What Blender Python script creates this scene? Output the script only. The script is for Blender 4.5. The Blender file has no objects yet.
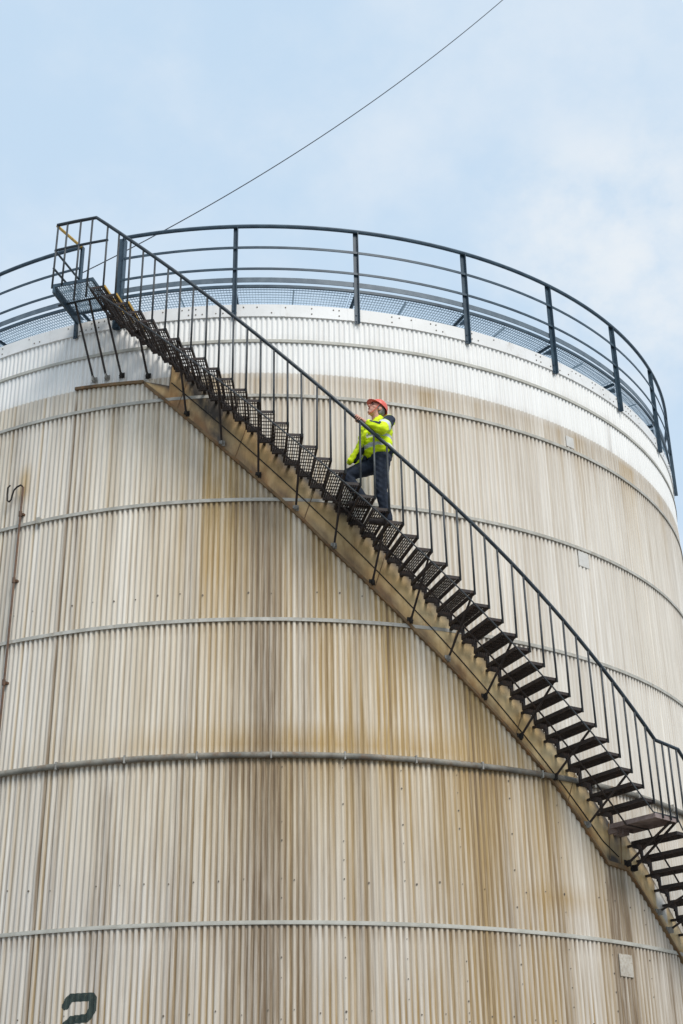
import bpy, bmesh, math, random
import numpy as np
from mathutils import Vector, Matrix
rnd = random.Random(7)
S = bpy.context.scene
COL = S.collection
R = 7.7                                    # tank radius in metres
CAMZ = 1.6
pi, sin, cos, rad = math.pi, math.sin, math.cos, math.radians
def Zm(z): return z*R + CAMZ               # height in tank radii above eye level -> metres above ground

# ------------------------------------------------------------------ nodes
def mat(name):
    m = bpy.data.materials.new(name); m.use_nodes = True
    nt = m.node_tree; nt.nodes.clear()
    out = nt.nodes.new('ShaderNodeOutputMaterial'); b = nt.nodes.new('ShaderNodeBsdfPrincipled')
    nt.links.new(b.outputs[0], out.inputs[0])
    return m, nt, b
def N(nt, t, **kw):
    n = nt.nodes.new(t)
    for k, v in kw.items():
        if k.startswith('i_'): n.inputs[k[2:].replace('_', ' ')].default_value = v
        else: setattr(n, k, v)
    return n
def L(nt, a, b): nt.links.new(a, b)
def mixc(nt, fac, a, b, mode='MIX'):
    n = N(nt, 'ShaderNodeMix', data_type='RGBA', blend_type=mode)
    for sock, v in ((n.inputs['Factor'], fac), (n.inputs['A'], a), (n.inputs['B'], b)):
        if sock.name in ('A', 'B') and sock.type != 'RGBA': pass
    def put(s, v):
        if isinstance(v, (tuple, list)): s.default_value = (*v, 1) if len(v) == 3 else v
        elif isinstance(v, (int, float)): s.default_value = v
        else: nt.links.new(v, s)
    put(n.inputs[0], fac); put(n.inputs[6], a); put(n.inputs[7], b)
    return n.outputs[2]
def math_n(nt, op, a, b=0.0, clamp=False):
    n = N(nt, 'ShaderNodeMath', operation=op); n.use_clamp = clamp
    for i, v in enumerate((a, b)):
        if isinstance(v, (int, float)): n.inputs[i].default_value = v
        else: nt.links.new(v, n.inputs[i])
    return n.outputs[0]
def noise(nt, vec, scale, detail=4, rough=.6, stretch=None):
    if stretch:
        mp = N(nt, 'ShaderNodeMapping'); mp.inputs['Scale'].default_value = stretch
        L(nt, vec, mp.inputs['Vector']); vec = mp.outputs[0]
    n = N(nt, 'ShaderNodeTexNoise'); n.inputs['Scale'].default_value = scale
    n.inputs['Detail'].default_value = detail; n.inputs['Roughness'].default_value = rough
    L(nt, vec, n.inputs['Vector']); return n.outputs['Fac']
def ramp(nt, fac, lo, hi, a=0.0, b=1.0):
    n = N(nt, 'ShaderNodeMapRange', interpolation_type='SMOOTHSTEP')
    n.inputs['From Min'].default_value = lo; n.inputs['From Max'].default_value = hi
    n.inputs['To Min'].default_value = a; n.inputs['To Max'].default_value = b
    L(nt, fac, n.inputs['Value']); return n.outputs[0]
def painted(name, c1, c2, rust=(.09, .045, .025), rust_amt=.5, rough=.55, scale=7, bump=.15):
    m, nt, b = mat(name)
    g = N(nt, 'ShaderNodeNewGeometry'); pos = g.outputs['Position']
    n1 = noise(nt, pos, scale, 5); n2 = noise(nt, pos, scale*3.1, 5, .7)
    base = mixc(nt, ramp(nt, n1, .3, .7), c1, c2)
    r = ramp(nt, n2, .62-.25*rust_amt, .78)
    col = mixc(nt, math_n(nt, 'MULTIPLY', r, min(1, rust_amt*1.3)), base, rust)
    L(nt, col, b.inputs['Base Color'])
    b.inputs['Roughness'].default_value = rough
    b.inputs['Specular IOR Level'].default_value = .35
    if bump:
        bp = N(nt, 'ShaderNodeBump'); bp.inputs['Strength'].default_value = bump; bp.inputs['Distance'].default_value = .004
        L(nt, n2, bp.inputs['Height']); L(nt, bp.outputs[0], b.inputs['Normal'])
    return m
def plain(name, c, rough=.7, vary=.15, scale=20, spec=.3):
    m, nt, b = mat(name)
    t = N(nt, 'ShaderNodeTexCoord')
    n1 = noise(nt, t.outputs['Object'], scale, 4)
    d = tuple(max(0, x*(1-vary*1.6)) for x in c); e = tuple(min(1, x*(1+vary)) for x in c)
    L(nt, mixc(nt, ramp(nt, n1, .3, .7), d, e), b.inputs['Base Color'])
    b.inputs['Roughness'].default_value = rough; b.inputs['Specular IOR Level'].default_value = spec
    return m

M = {}
M['tread'] = painted('dark_tread_steel', (.022, .018, .018), (.045, .036, .033), (.085, .043, .026), .65, .65)
M['stair_bar'] = painted('stair_bar_steel', (.035, .040, .045), (.070, .078, .084), (.11, .06, .035), .35, .5)
M['stair_rail'] = painted('stair_rail_paint', (.022, .032, .042), (.045, .060, .072), (.08, .05, .035), .22, .42)
M['guard'] = painted('guard_rail_paint', (.028, .050, .074), (.050, .085, .115), (.10, .085, .07), .15, .45)
M['toe'] = painted('toe_board_paint', (.095, .13, .165), (.15, .19, .225), (.14, .11, .09), .12, .5)
M['grating'] = painted('galvanised_grating', (.30, .40, .48), (.40, .50, .58), (.15, .13, .11), .12, .5, bump=0)
M['landing'] = painted('landing_plate', (.20, .15, .14), (.30, .24, .225), (.17, .10, .075), .6, .75, 9, .5)
M['yellow'] = painted('yellow_nosing_paint', (.55, .33, .06), (.72, .45, .10), (.20, .12, .05), .4, .6)
M['hoop'] = painted('hoop_steel', (.36, .345, .30), (.52, .50, .45), (.26, .18, .10), .45, .6, 4)
M['hoop_rust'] = painted('hoop_pipe_steel', (.12, .115, .10), (.30, .28, .235), (.16, .08, .03), .7, .6, 3)
M['hoop_pale'] = painted('hoop_pale_steel', (.40, .385, .335), (.52, .505, .45), (.27, .19, .11), .3, .6, 4)
M['trim'] = painted('rusty_trim', (.12, .080, .045), (.27, .185, .10), (.30, .125, .035), .7, .8, 3)
M['pipe'] = painted('rusty_pipe', (.085, .05, .035), (.13, .085, .06), (.18, .08, .03), .7, .75, 6)
M['zinc'] = painted('zinc_plate', (.22, .21, .19), (.36, .35, .32), (.10, .06, .035), .5, .5, 12)
M['screw'] = plain('screw_head', (.17, .14, .11), .6)
M['cable'] = plain('cable_black', (.03, .035, .045), .5)
M['number'] = painted('number_paint', (.018, .032, .028), (.035, .052, .046), (.28, .22, .15), .35, .6, 14)
M['soot'] = painted('soot_bracket', (.018, .016, .015), (.035, .030, .026), (.06, .035, .02), .4, .8)

# ------------------------------------------------------------------ mesh builder
def P(th, r, z):                            # degrees, metres, metres
    t = rad(th); return Vector((r*sin(t), -r*cos(t), z))
def T(th): t = rad(th); return Vector((cos(t), sin(t), 0))
def RD(th): t = rad(th); return Vector((sin(t), -cos(t), 0))
UP = Vector((0, 0, 1))
class MB:
    def __init__(self): self.v = []; self.f = []
    def quadbox(self, o, a, b, c):          # corner + three edge vectors
        i = len(self.v)
        for k in range(8):
            self.v.append(o + (a if k & 1 else Vector()) + (b if k & 2 else Vector()) + (c if k & 4 else Vector()))
        self.f += [(i,i+2,i+3,i+1),(i+4,i+5,i+7,i+6),(i,i+1,i+5,i+4),(i+2,i+6,i+7,i+3),(i,i+4,i+6,i+2),(i+1,i+3,i+7,i+5)]
    def box(self, x0, x1, y0, y1, z0, z1):
        self.quadbox(Vector((x0,y0,z0)), Vector((x1-x0,0,0)), Vector((0,y1-y0,0)), Vector((0,0,z1-z0)))
    def sweep(self, pts, axes, prof, closed=False, cap=True):
        """prof: list of (a,b) offsets along axes[i] = (A,B) at each point"""
        n = len(prof); base = len(self.v)
        for p, (A, B) in zip(pts, axes):
            for a, b in prof: self.v.append(p + A*a + B*b)
        m = len(pts)
        for i in range(m if closed else m-1):
            j = (i+1) % m
            for k in range(n):
                l = (k+1) % n
                self.f.append((base+i*n+k, base+i*n+l, base+j*n+l, base+j*n+k))
        if cap and not closed:
            self.f.append(tuple(base+k for k in range(n))[::-1]); self.f.append(tuple(base+(m-1)*n+k for k in range(n)))
    def tube(self, pts, r, n=8, closed=False):
        pts = [Vector(p) for p in pts]; m = len(pts); axes = []; ref = None
        for i in range(m):
            if closed: d = pts[(i+1) % m]-pts[i-1]
            else: d = pts[min(i+1, m-1)]-pts[max(i-1, 0)]
            d.normalize()
            if ref is None:
                ref = UP if abs(d.z) < .9 else Vector((1, 0, 0))
                A = ref.cross(d).normalized()
            else: A = (A - d*A.dot(d)).normalized()
            axes.append((A, d.cross(A)))
        rr = r if isinstance(r, (list, tuple)) else [r]*m
        base = len(self.v)
        for p, (A, B), q in zip(pts, axes, rr):
            for k in range(n):
                t = 2*pi*k/n; self.v.append(p + A*(cos(t)*q) + B*(sin(t)*q))
        for i in range(m if closed else m-1):
            j = (i+1) % m
            for k in range(n):
                l = (k+1) % n
                self.f.append((base+i*n+k, base+i*n+l, base+j*n+l, base+j*n+k))
        if not closed:
            self.f.append(tuple(base+k for k in range(n))[::-1]); self.f.append(tuple(base+(m-1)*n+k for k in range(n)))
    def ring(self, th0, th1, r0, r1, z0, z1, step=1.5, closed=False):
        n = max(2, int(round((th1-th0)/step))+1)
        ths = [th0+(th1-th0)*i/(n if closed else n-1) for i in range(n)]
        self.sweep([P(t, 0, 0) for t in ths], [(RD(t), UP) for t in ths], [(r0,z0),(r1,z0),(r1,z1),(r0,z1)], closed)
    def build(self, name, m, parent=None, smooth=False, bevel=0):
        me = bpy.data.meshes.new(name)
        off = Vector(); q_ = parent
        while q_: off = off + Vector(q_.location); q_ = q_.parent
        me.from_pydata([v-off for v in self.v], [], self.f); me.materials.append(m)
        bm = bmesh.new(); bm.from_mesh(me); bmesh.ops.recalc_face_normals(bm, faces=bm.faces)
        if bevel: bmesh.ops.bevel(bm, geom=bm.edges[:], offset=bevel, segments=1, affect='EDGES')
        bm.to_mesh(me); bm.free()
        o = bpy.data.objects.new(name, me); COL.objects.link(o)
        if parent: o.parent = parent
        if smooth:
            for p in me.polygons: p.use_smooth = len(p.vertices) == 4
        return o
def thing(name, label, cat, loc=(0, 0, 0), rz=0):
    o = bpy.data.objects.new(name, None); COL.objects.link(o)
    o.location = loc; o.rotation_euler = (0, 0, rz); o['label'] = label; o['category'] = cat
    o.empty_display_size = .2
    return o
def place(me, name, parent, th, r, z, m=None, label=None):
    o = bpy.data.objects.new(name, me); COL.objects.link(o); o.parent = parent
    o.location = P(th, r, z) - parent.matrix_basis.translation; o.rotation_euler = (0, 0, rad(th))
    if label: o['label'] = label
    return o
def local_mesh(mb, name, m):                # mesh in a local frame: x tangent, -y outward
    me = bpy.data.meshes.new(name); me.from_pydata(mb.v, [], mb.f); me.materials.append(m)
    bm = bmesh.new(); bm.from_mesh(me); bmesh.ops.recalc_face_normals(bm, faces=bm.faces); bm.to_mesh(me); bm.free()
    return me

# ------------------------------------------------------------------ ground
def make_ground():
    me = bpy.data.meshes.new('ground')
    s = 3000
    me.from_pydata([(-s,-s,0),(s,-s,0),(s,s,0),(-s,s,0)], [], [(0,1,2,3)])
    m, nt, b = mat('gravel_yard')
    g = N(nt, 'ShaderNodeNewGeometry')
    n1 = noise(nt, g.outputs['Position'], .35, 6); n2 = noise(nt, g.outputs['Position'], 28, 4, .7)
    c = mixc(nt, ramp(nt, n1, .3, .7), (.20, .19, .17), (.28, .265, .24))
    c = mixc(nt, ramp(nt, n2, .35, .7), c, (.13, .12, .11))
    L(nt, c, b.inputs['Base Color']); b.inputs['Roughness'].default_value = .95
    bp = N(nt, 'ShaderNodeBump'); bp.inputs['Distance'].default_value = .02; L(nt, n2, bp.inputs['Height']); L(nt, bp.outputs[0], b.inputs['Normal'])
    me.materials.append(m)
    o = bpy.data.objects.new('ground', me); COL.objects.link(o); o['kind'] = 'structure'
make_ground()

# ------------------------------------------------------------------ tank
tank = thing('storage_tank', 'huge round storage tank clad in streaked cream corrugated sheet with a white top band', 'storage tank')
NCOR = 636; PITCH = 360/NCOR; AMP = .0098
# stair line: nosing height as a function of the angle (units of R)
DTH, DZ = 1.275, .0227
TH0, Z0 = 12.95, 1.049
TH_TOP, TH_L0 = TH0-24*DTH, TH0+18*DTH      # platform nose, last tread before the landing
Z_PLAT, Z_LAND = Z0+24*DZ, Z0-19*DZ
LAND_W = 3.4
TH_L1 = TH_L0+DTH+LAND_W-1.75               # nose of the landing
def zline(th):
    if th <= TH_TOP: return Z_PLAT
    if th <= TH_L0+DTH*.999: return Z0-(th-TH0)*DZ/DTH
    if th <= TH_L1: return Z_LAND
    return Z_LAND-(th-TH_L1)*DZ/DTH
def panel_lo(th):
    pts = [(-13.9,1.418),(-5.94,1.2787),(2.81,1.1273),(5.8,1.0705),(14.77,.9165),(23.02,.7824),(29.65,.6739),(35.6,.556),(38.5,.552),(46.5,.418)]
    if th > 46.5: return .418-(th-46.5)*DZ/DTH
    for (a, za), (b, zb) in zip(pts, pts[1:]):
        if th <= b: return za+(zb-za)*(th-a)/(b-a)
    return .4
def panel_hi(th):
    h = zline(th)-.004
    if th < -11.05: h = min(h, panel_lo(th)+.003+(th+13.9)*.012)
    return h
HOOPS = {'A':1.4974,'B':1.3764,'C':1.1592,'D':.9290,'E':.6890,'F':.4221,'G':.16}
WHITE = 1.427; CAPZ = 1.5525
def vnoise(x, y, seed):
    rs = np.random.RandomState(seed); tab = rs.rand(256, 256)
    xi = np.floor(x).astype(int); yi = np.floor(y).astype(int); fx = x-xi; fy = y-yi
    fx = fx*fx*(3-2*fx); fy = fy*fy*(3-2*fy)
    a = tab[xi % 256, yi % 256]; b = tab[(xi+1) % 256, yi % 256]; c = tab[xi % 256, (yi+1) % 256]; d = tab[(xi+1) % 256, (yi+1) % 256]
    return (a*(1-fx)+b*fx)*(1-fy)+(c*(1-fx)+d*fx)*fy
def sstep(x, a, b):
    t = np.clip((x-a)/(b-a), 0, 1); return t*t*(3-2*t)
def gauss(x, m, s): return np.exp(-((x-m)/s)**2)

def stain_and_shade(th, zr):
    """weathering of the cladding and painted shade under the hoops: rust, dirt, greyness at angle th (deg) and height zr (R units)"""
    i = np.floor(th/PITCH).astype(int); ph = th/PITCH-i
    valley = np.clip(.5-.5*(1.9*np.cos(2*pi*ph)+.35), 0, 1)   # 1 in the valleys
    rs = np.random.RandomState(11); r1 = rs.rand(1024)[i % 1024]; r2 = rs.rand(1024)[(i*7+3) % 1024]
    u = th*R*pi/180; z = zr*R
    line = np.vectorize(zline)(th)
    below = sstep(line-zr, -.02, .12)            # 1 under the stair
    fine = vnoise(u*9+50, z*.22+9, 1); mid = vnoise(u*2.6+90, z*.13+3, 2); wide = vnoise(u*.8+20, z*.1+5, 3)
    blot = vnoise(u*3+7, z*1.6+1, 4)
    # ochre rust
    rust = sstep(mid, .45, .85)*.40+sstep(fine*.6+r1*.5, .58, .95)*.45+sstep(wide, .5, .9)*.25
    rust *= (.22+.78*below)*(.45+.75*valley)
    rust *= .60+1.0*gauss(th, 16, 16)+.25*gauss(th, -20, 7)
    rust += (.35+.65*below)*sstep(vnoise(u*13+5, z*.12+2, 21)*.7+r2*.4, .62, .95)*(.25+.45*valley)*(.5+.5*vnoise(u*1.1, z*.2, 22))   # many thin ochre lines
    rust += below*.22*vnoise(u*1.3+4, z*.25, 23)*sstep(th, -2, 8)
    rust += below*gauss(th, -4, 7)*gauss(zr, 1.12, .17)*(.20*mid+.55*sstep(fine*.5+r1*.6, .5, .9))   # runs under the upper stair
    rust += sstep(WHITE-zr, 0, .01)*np.exp(-np.clip(WHITE-zr, 0, 9)/.10)*sstep(th, -11, -6)*(.16+.55*sstep(fine*.5+vnoise(u*2.2, z*.2, 31)*.6, .5, .85))
    rust += .72*below*gauss(th, 19, 13)*sstep(fine+.4*mid, .6, 1.1)*.55*sstep(zr, .42, .72)
    rust += gauss(zr, HOOPS['E']+.022, .02)*gauss(th, 4, 21)*(.30+.5*mid)*below       # gathers on top of the pipe hoop
    rust += sstep(HOOPS['E']-zr, 0, .01)*np.exp(-np.clip(HOOPS['E']-zr, 0, 9)/.10)*.5*sstep(mid, .4, .8)
    rust += gauss(zr, .475, .010)*gauss(th, 29, 4.5)*.65                               # stain above the low hoop
    rust += gauss(th, -27.6, .8)*gauss(zr, 1.245, .03)*1.1                             # round the pipe hook
    rust += sstep(np.abs(valley), .80, 1)*sstep(.37-zr, 0, .08)*r2*.8                  # thin orange lines low down
    # dark dirt, and shade painted under the hoops
    dirt_and_shade = sstep(mid*.55+fine*.55, .55, .95)*.42*(.3+.7*valley)+valley*(.10+.30*r2*r1+.12*r2)
    dirt_and_shade *= .45+.55*below
    for c, w, a, zt in ((-.5,1.5,.80,1.2),(-3.6,.7,.22,1.22),(3.2,.8,.42,1.1),(-21.85,.22,.9,1.43),(-20.4,.5,.30,1.43),(-8,1.0,.30,1.3),(-15.6,1.1,.35,.69),(8.5,.8,.28,1.0),(23,.6,.35,.75),(28.9,.7,.35,.64),
                        (36.0,.55,1.6,.556),(37.8,.5,1.6,.556),(36.9,1.3,.4,.556),(44.3,.5,.5,.46),(-28.9,.8,.3,1.43)):
        wob = (vnoise(u*0+c*3, z*.5+40, 8)-.5)*.5
        dirt_and_shade += a*np.exp(-(np.abs(th-c-wob*w)/w)**2.2)*sstep(zt-zr, -.01, .06)*(.55+.55*vnoise(u*7, z*.3, 6))
    for k, a in (('E', .55), ('C', .30), ('B', .22), ('D', .22), ('F', .15)):           # washed down from the hoops
        dz = HOOPS[k]-zr
        dirt_and_shade += sstep(dz, 0, .008)*np.exp(-np.clip(dz, 0, 9)/.045)*a*sstep(fine*.6+mid*.6, .35, .9)*(.3+.7*below)
    for k in 'ABCDEF': dirt_and_shade += valley*gauss(zr, HOOPS[k]-.0055, .0035)*.9  # shadow teeth below each hoop, painted into the valley colour
    dirt_and_shade += sstep(.80-zr, 0, .38)*.17*(.55+.5*wide+.35*vnoise(u*4, z*.3, 41))+.06*below
    # brown band under the white paint
    dz = WHITE-zr
    dirt_and_shade += sstep(dz, -.002, .003)*np.exp(-np.clip(dz, 0, 9)/.075)*.34*(.35+1.0*vnoise(u*1.4, z*.3, 12))*sstep(th, -12, -4)
    dirt_and_shade += sstep(dz, -.002, .003)*.16*vnoise(u*.9, z*.08, 13)*sstep(th, 10, 50)
    # the white band itself stays nearly clean
    w = sstep(zr, WHITE-.0012, WHITE+.0012)
    rust *= 1-.95*w; dirt_and_shade = dirt_and_shade*(1-w)+w*(.04+.10*valley*r1+.30*sstep(mid*.5+fine*.5, .62, .9)*sstep(CAPZ-zr, 0, .1)+.18*gauss(zr, WHITE, .012)*fine+.22*gauss(zr, HOOPS['A']+.006, .008)*mid)
    # per sheet tint, greyer patches
    sh = np.floor((th+.6)/(PITCH*10)).astype(int)
    tier = np.zeros_like(sh)
    for n, k in enumerate('ABCDEF'): tier += (zr < HOOPS[k]).astype(int)
    tint = np.random.RandomState(5).rand(4096)[(sh*13+tier*101) % 4096]
    tint = .42*tint+.62*r2*r2+.1*blot
    grey = np.clip(.35+.6*(1-below)+.4*gauss(th, -25, 6)+.9*sstep(.62-zr, 0, .25)*(.45+.55*wide), 0, 1)
    return np.clip(rust, 0, 1), np.clip(dirt_and_shade, 0, 1), np.clip(tint, 0, 1), grey, w

def clad_radius(th): return R+AMP*np.clip(1.9*np.cos(2*pi*th/PITCH)+.35, -1, 1)
def clad_grid(name, ths, zs, parent, material, off=0.0):
    ths = np.array(ths); zs = np.array(zs); nc, nr = len(ths), len(zs)
    TH, ZZ = np.meshgrid(ths, zs, indexing='ij')
    rr = clad_radius(TH)+off; t = np.radians(TH)
    co = np.stack([rr*np.sin(t), -rr*np.cos(t), ZZ*R+CAMZ], -1).reshape(-1, 3)
    idx = np.arange(nc*nr).reshape(nc, nr)
    f = np.stack([idx[:-1,:-1], idx[1:,:-1], idx[1:,1:], idx[:-1,1:]], -1).reshape(-1, 4)
    me = bpy.data.meshes.new(name)
    me.vertices.add(len(co)); me.vertices.foreach_set('co', co.ravel())
    me.loops.add(f.size); me.loops.foreach_set('vertex_index', f.ravel())
    me.polygons.add(len(f)); me.polygons.foreach_set('loop_start', np.arange(0, f.size, 4))
    me.update(calc_edges=True)
    ru, di, ti, gr, w = stain_and_shade(TH.ravel(), ZZ.ravel())
    a = me.attributes.new('stain_and_shade', 'FLOAT_COLOR', 'POINT')
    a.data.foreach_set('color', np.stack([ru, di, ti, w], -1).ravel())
    b = me.attributes.new('grey', 'FLOAT', 'POINT'); b.data.foreach_set('value', gr)
    me.materials.append(material)
    me.polygons.foreach_set('use_smooth', np.ones(len(f), bool))
    o = bpy.data.objects.new(name, me); COL.objects.link(o); o.parent = parent
    return o
def clad_material():
    m, nt, b = mat('corrugated_cladding')
    at = N(nt, 'ShaderNodeAttribute', attribute_name='stain_and_shade'); sp = N(nt, 'ShaderNodeSeparateColor'); L(nt, at.outputs['Color'], sp.inputs[0])
    ag = N(nt, 'ShaderNodeAttribute', attribute_name='grey')
    g = N(nt, 'ShaderNodeNewGeometry'); pos = g.outputs['Position']
    st = noise(nt, pos, 7, 6, .68, (5, 5, .16)); sp2 = noise(nt, pos, 22, 4, .7); bl = noise(nt, pos, .8, 4)
    warm = mixc(nt, sp.outputs[2], (.65, .555, .405), (.90, .83, .705))
    cold = mixc(nt, sp.outputs[2], (.68, .63, .555), (.86, .82, .755))
    base = mixc(nt, ag.outputs['Fac'], warm, cold)
    base = mixc(nt, ramp(nt, st, .35, .75, 0, .28), base, (.36, .31, .255))
    white = mixc(nt, ramp(nt, st, .35, .75, 0, .5), (.90, .89, .86), (.78, .765, .735))
    base = mixc(nt, at.outputs['Alpha'], base, white)
    rc = mixc(nt, bl, (.45, .285, .095), (.54, .385, .175))
    rf = math_n(nt, 'MULTIPLY', sp.outputs[0], ramp(nt, st, .25, .65, .55, 1.1), True)
    base = mixc(nt, rf, base, rc)
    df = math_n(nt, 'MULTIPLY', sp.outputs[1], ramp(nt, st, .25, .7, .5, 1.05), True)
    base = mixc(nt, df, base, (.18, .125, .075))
    base = mixc(nt, ramp(nt, sp2, .66, .8, 0, .30), base, (.25, .20, .15))
    L(nt, base, b.inputs['Base Color'])
    b.inputs['Roughness'].default_value = .55; b.inputs['Specular IOR Level'].default_value = .3
    return m
M['clad'] = clad_material()
ZB = -CAMZ/R
zs = sorted(set([ZB] + [round(ZB+.03*i, 4) for i in range(1, 60) if ZB+.03*i < 1.572] + [WHITE-.0015, WHITE+.0015, WHITE-.02, 1.572] +
            [v for k in HOOPS.values() for v in (k+.02, k+.004, k-.008, k-.03)]))
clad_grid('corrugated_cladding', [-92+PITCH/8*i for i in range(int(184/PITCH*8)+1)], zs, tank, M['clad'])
b0 = 92-((184/PITCH*8) % 1)*PITCH/8
clad_grid('corrugated_cladding', [b0+(268-b0)*i/1900 for i in range(1901)], [ZB, .2, .69, 1.16, WHITE-.0015, WHITE+.0015, 1.572], tank, M['clad'])

def hoop(z, h, d, m, name='hoop_band', pipe=False):
    mb = MB(); r = R+AMP+.001
    n = 240; ths = [360*i/n for i in range(n)]
    if pipe:
        prof = [(r+.028+.028*cos(2*pi*k/10), Zm(z)+h/2*sin(2*pi*k/10)) for k in range(10)]
    else:
        prof = [(r, Zm(z)-h/2), (r+d, Zm(z)-h/2), (r+d, Zm(z)-h/2+.012), (r+.014, Zm(z)-h/2+.012), (r+.014, Zm(z)+h/2), (r, Zm(z)+h/2)]
    mb.sweep([Vector()]*n, [(RD(t), UP) for t in ths], prof, True)
    o = mb.build(name, m, tank, smooth=pipe)
    return o
hp = {}
hp['A'] = hoop(HOOPS['A'], .048, .014, M['hoop_pale'])
for k in 'BCD': hp[k] = hoop(HOOPS[k], .050, .016, M['hoop'])
hp['E'] = hoop(HOOPS['E'], .078, .05, M['hoop_rust'], pipe=True); hp['E']['label'] = 'round rusty pipe hoop with clamps'
hp['F'] = hoop(HOOPS['F'], .046, .013, M['hoop_pale'])
hp['G'] = hoop(HOOPS['G'], .065, .034, M['hoop_pale'])
for th in [-27.5+i*6.9 for i in range(14)]:      # clamps on the pipe hoop
    mb = MB(); r = R+AMP
    p = P(th, r, Zm(HOOPS['E'])-.050)
    mb.quadbox(p-T(th)*.011, T(th)*.022, RD(th)*.062, UP*.100)
    o = mb.build('hoop_clamp', M['zinc'], hp['E'])
for k in 'C':                                     # joints in the flat hoops
    for th in [-24+rnd.uniform(-3, 3)+j*23 for j in (0, 2)]:
        mb = MB(); mb.quadbox(P(th, R+AMP+.012, Zm(HOOPS[k])-.045)-T(th)*.03, T(th)*.06, RD(th)*.04, UP*.09)
        mb.build('hoop_joint', M['hoop'], hp[k])

# cap flashing above the corrugation
def cap_material():
    m, nt, b = mat('cap_flashing')
    g = N(nt, 'ShaderNodeNewGeometry'); pos = g.outputs['Position']
    n1 = noise(nt, pos, 1.4, 5); n2 = noise(nt, pos, 9, 5, .7, (1, 1, .4))
    c = mixc(nt, ramp(nt, n1, .3, .7), (.74, .73, .705), (.84, .835, .82))
    c = mixc(nt, ramp(nt, n2, .55, .8, 0, .55), c, (.40, .34, .27))
    L(nt, c, b.inputs['Base Color']); b.inputs['Roughness'].default_value = .5
    return m
M['cap'] = cap_material()
CAP0, CAP1, RC = 1.5525, 1.580, R+.026
cap = MB()
n = 360; ths = [360*i/n for i in range(n)]
cap.sweep([Vector()]*n, [(RD(t), UP) for t in ths], [(R-.02, Zm(CAP0)), (RC, Zm(CAP0)), (RC, Zm(CAP1)), (R-.1, Zm(CAP1)+.02), (R-.1, Zm(CAP1)-.03), (RC-.006, Zm(CAP1)-.03), (RC-.006, Zm(CAP0)+.02), (R-.02, Zm(CAP0)+.02)], True)
capo = cap.build('cap_flashing', M['cap'], tank)
for th in [-36+7.4*i for i in range(15)]:
    mb = MB(); mb.quadbox(P(th, RC-.002, Zm(CAP0)+.001)-T(th)*.03, T(th)*.06, RD(th)*.0055, UP*((CAP1-CAP0)*R-.002))
    mb.build('lap_joint', M['cap'], capo)
mb = MB()
for i in range(150):
    th = -40+i*.75+rnd.uniform(-.08, .08)
    for zz in ((CAP0+.008), (CAP1-.007)):
        if rnd.random() < .30: mb.tube([P(th, RC-.004, Zm(zz)), P(th, RC+.007, Zm(zz))], .011, 6)
fx = mb.build('rivets', M['screw'], capo); fx['kind'] = 'stuff'
# roof
mb = MB(); n = 120
mb.v = [P(360*i/n, R-.05, Zm(CAP1)-.01) for i in range(n)] + [Vector((0, 0, Zm(CAP1)+.5))]
mb.f = [(i, (i+1) % n, n) for i in range(n)]
mb.build('roof', M['cap'], tank)

# screws in rows and along the sheet laps
mb = MB()
def screw(th, zr, s=.013):
    r = float(clad_radius(np.array(round(th/PITCH)*PITCH)))
    th = round(th/PITCH)*PITCH
    mb.tube([P(th, r-.002, Zm(zr)), P(th, r+.010, Zm(zr))], s, 6)
for zrow in (HOOPS['D']+.050, HOOPS['F']+.066, .29):
    for i in range(-20, 34):
        th = i*2.26+rnd.uniform(-.12, .12)
        if zrow < panel_lo(th)-.02 if th > -13 else zrow < 1.4:
            if rnd.random() < .75: screw(th, zrow+rnd.uniform(-.004, .004), rnd.choice((.006, .009, .013)))
for i in range(0, 9):
    th = 1.4+i*PITCH*10
    z = .25
    while z < min(panel_lo(th)-.03, .69):
        if rnd.random() < .7 and min(abs(z-h) for h in HOOPS.values()) > .012: screw(th, z, rnd.choice((.005, .007, .010)))
        z += .030
sc = mb.build('screws', M['screw'], tank); sc['kind'] = 'stuff'

# smooth panel behind the stair with its rusty lower trim
def panel_material():
    m, nt, b = mat('stair_panel_sheet')
    at = N(nt, 'ShaderNodeAttribute', attribute_name='panel'); sp = N(nt, 'ShaderNodeSeparateColor'); L(nt, at.outputs['Color'], sp.inputs[0])
    g = N(nt, 'ShaderNodeNewGeometry'); pos = g.outputs['Position']
    n1 = noise(nt, pos, 1.3, 5, .6); n2 = noise(nt, pos, 6, 6, .7, (1, 1, .35)); n3 = noise(nt, pos, 14, 5, .7)
    c = mixc(nt, ramp(nt, n1, .3, .7), (.64, .42, .165), (.86, .66, .36))
    c = mixc(nt, ramp(nt, n2, .48, .78, 0, .75), c, (.42, .235, .085))
    c = mixc(nt, math_n(nt, 'MULTIPLY', sp.outputs[0], ramp(nt, n2, .25, .6, .45, 1.2), True), c, (.40, .205, .065))
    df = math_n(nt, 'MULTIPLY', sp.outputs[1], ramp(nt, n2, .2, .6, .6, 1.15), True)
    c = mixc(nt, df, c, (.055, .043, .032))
    c = mixc(nt, ramp(nt, n3, .62, .8, 0, .35), c, (.17, .11, .06))
    c = mixc(nt, sp.outputs[2], c, (.66, .65, .62))
    L(nt, c, b.inputs['Base Color']); b.inputs['Roughness'].default_value = .5
    bp = N(nt, 'ShaderNodeBump'); bp.inputs['Strength'].default_value = .35; bp.inputs['Distance'].default_value = .03
    L(nt, n1, bp.inputs['Height']); L(nt, bp.outputs[0], b.inputs['Normal'])
    return m
M['panel'] = panel_material()
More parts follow.
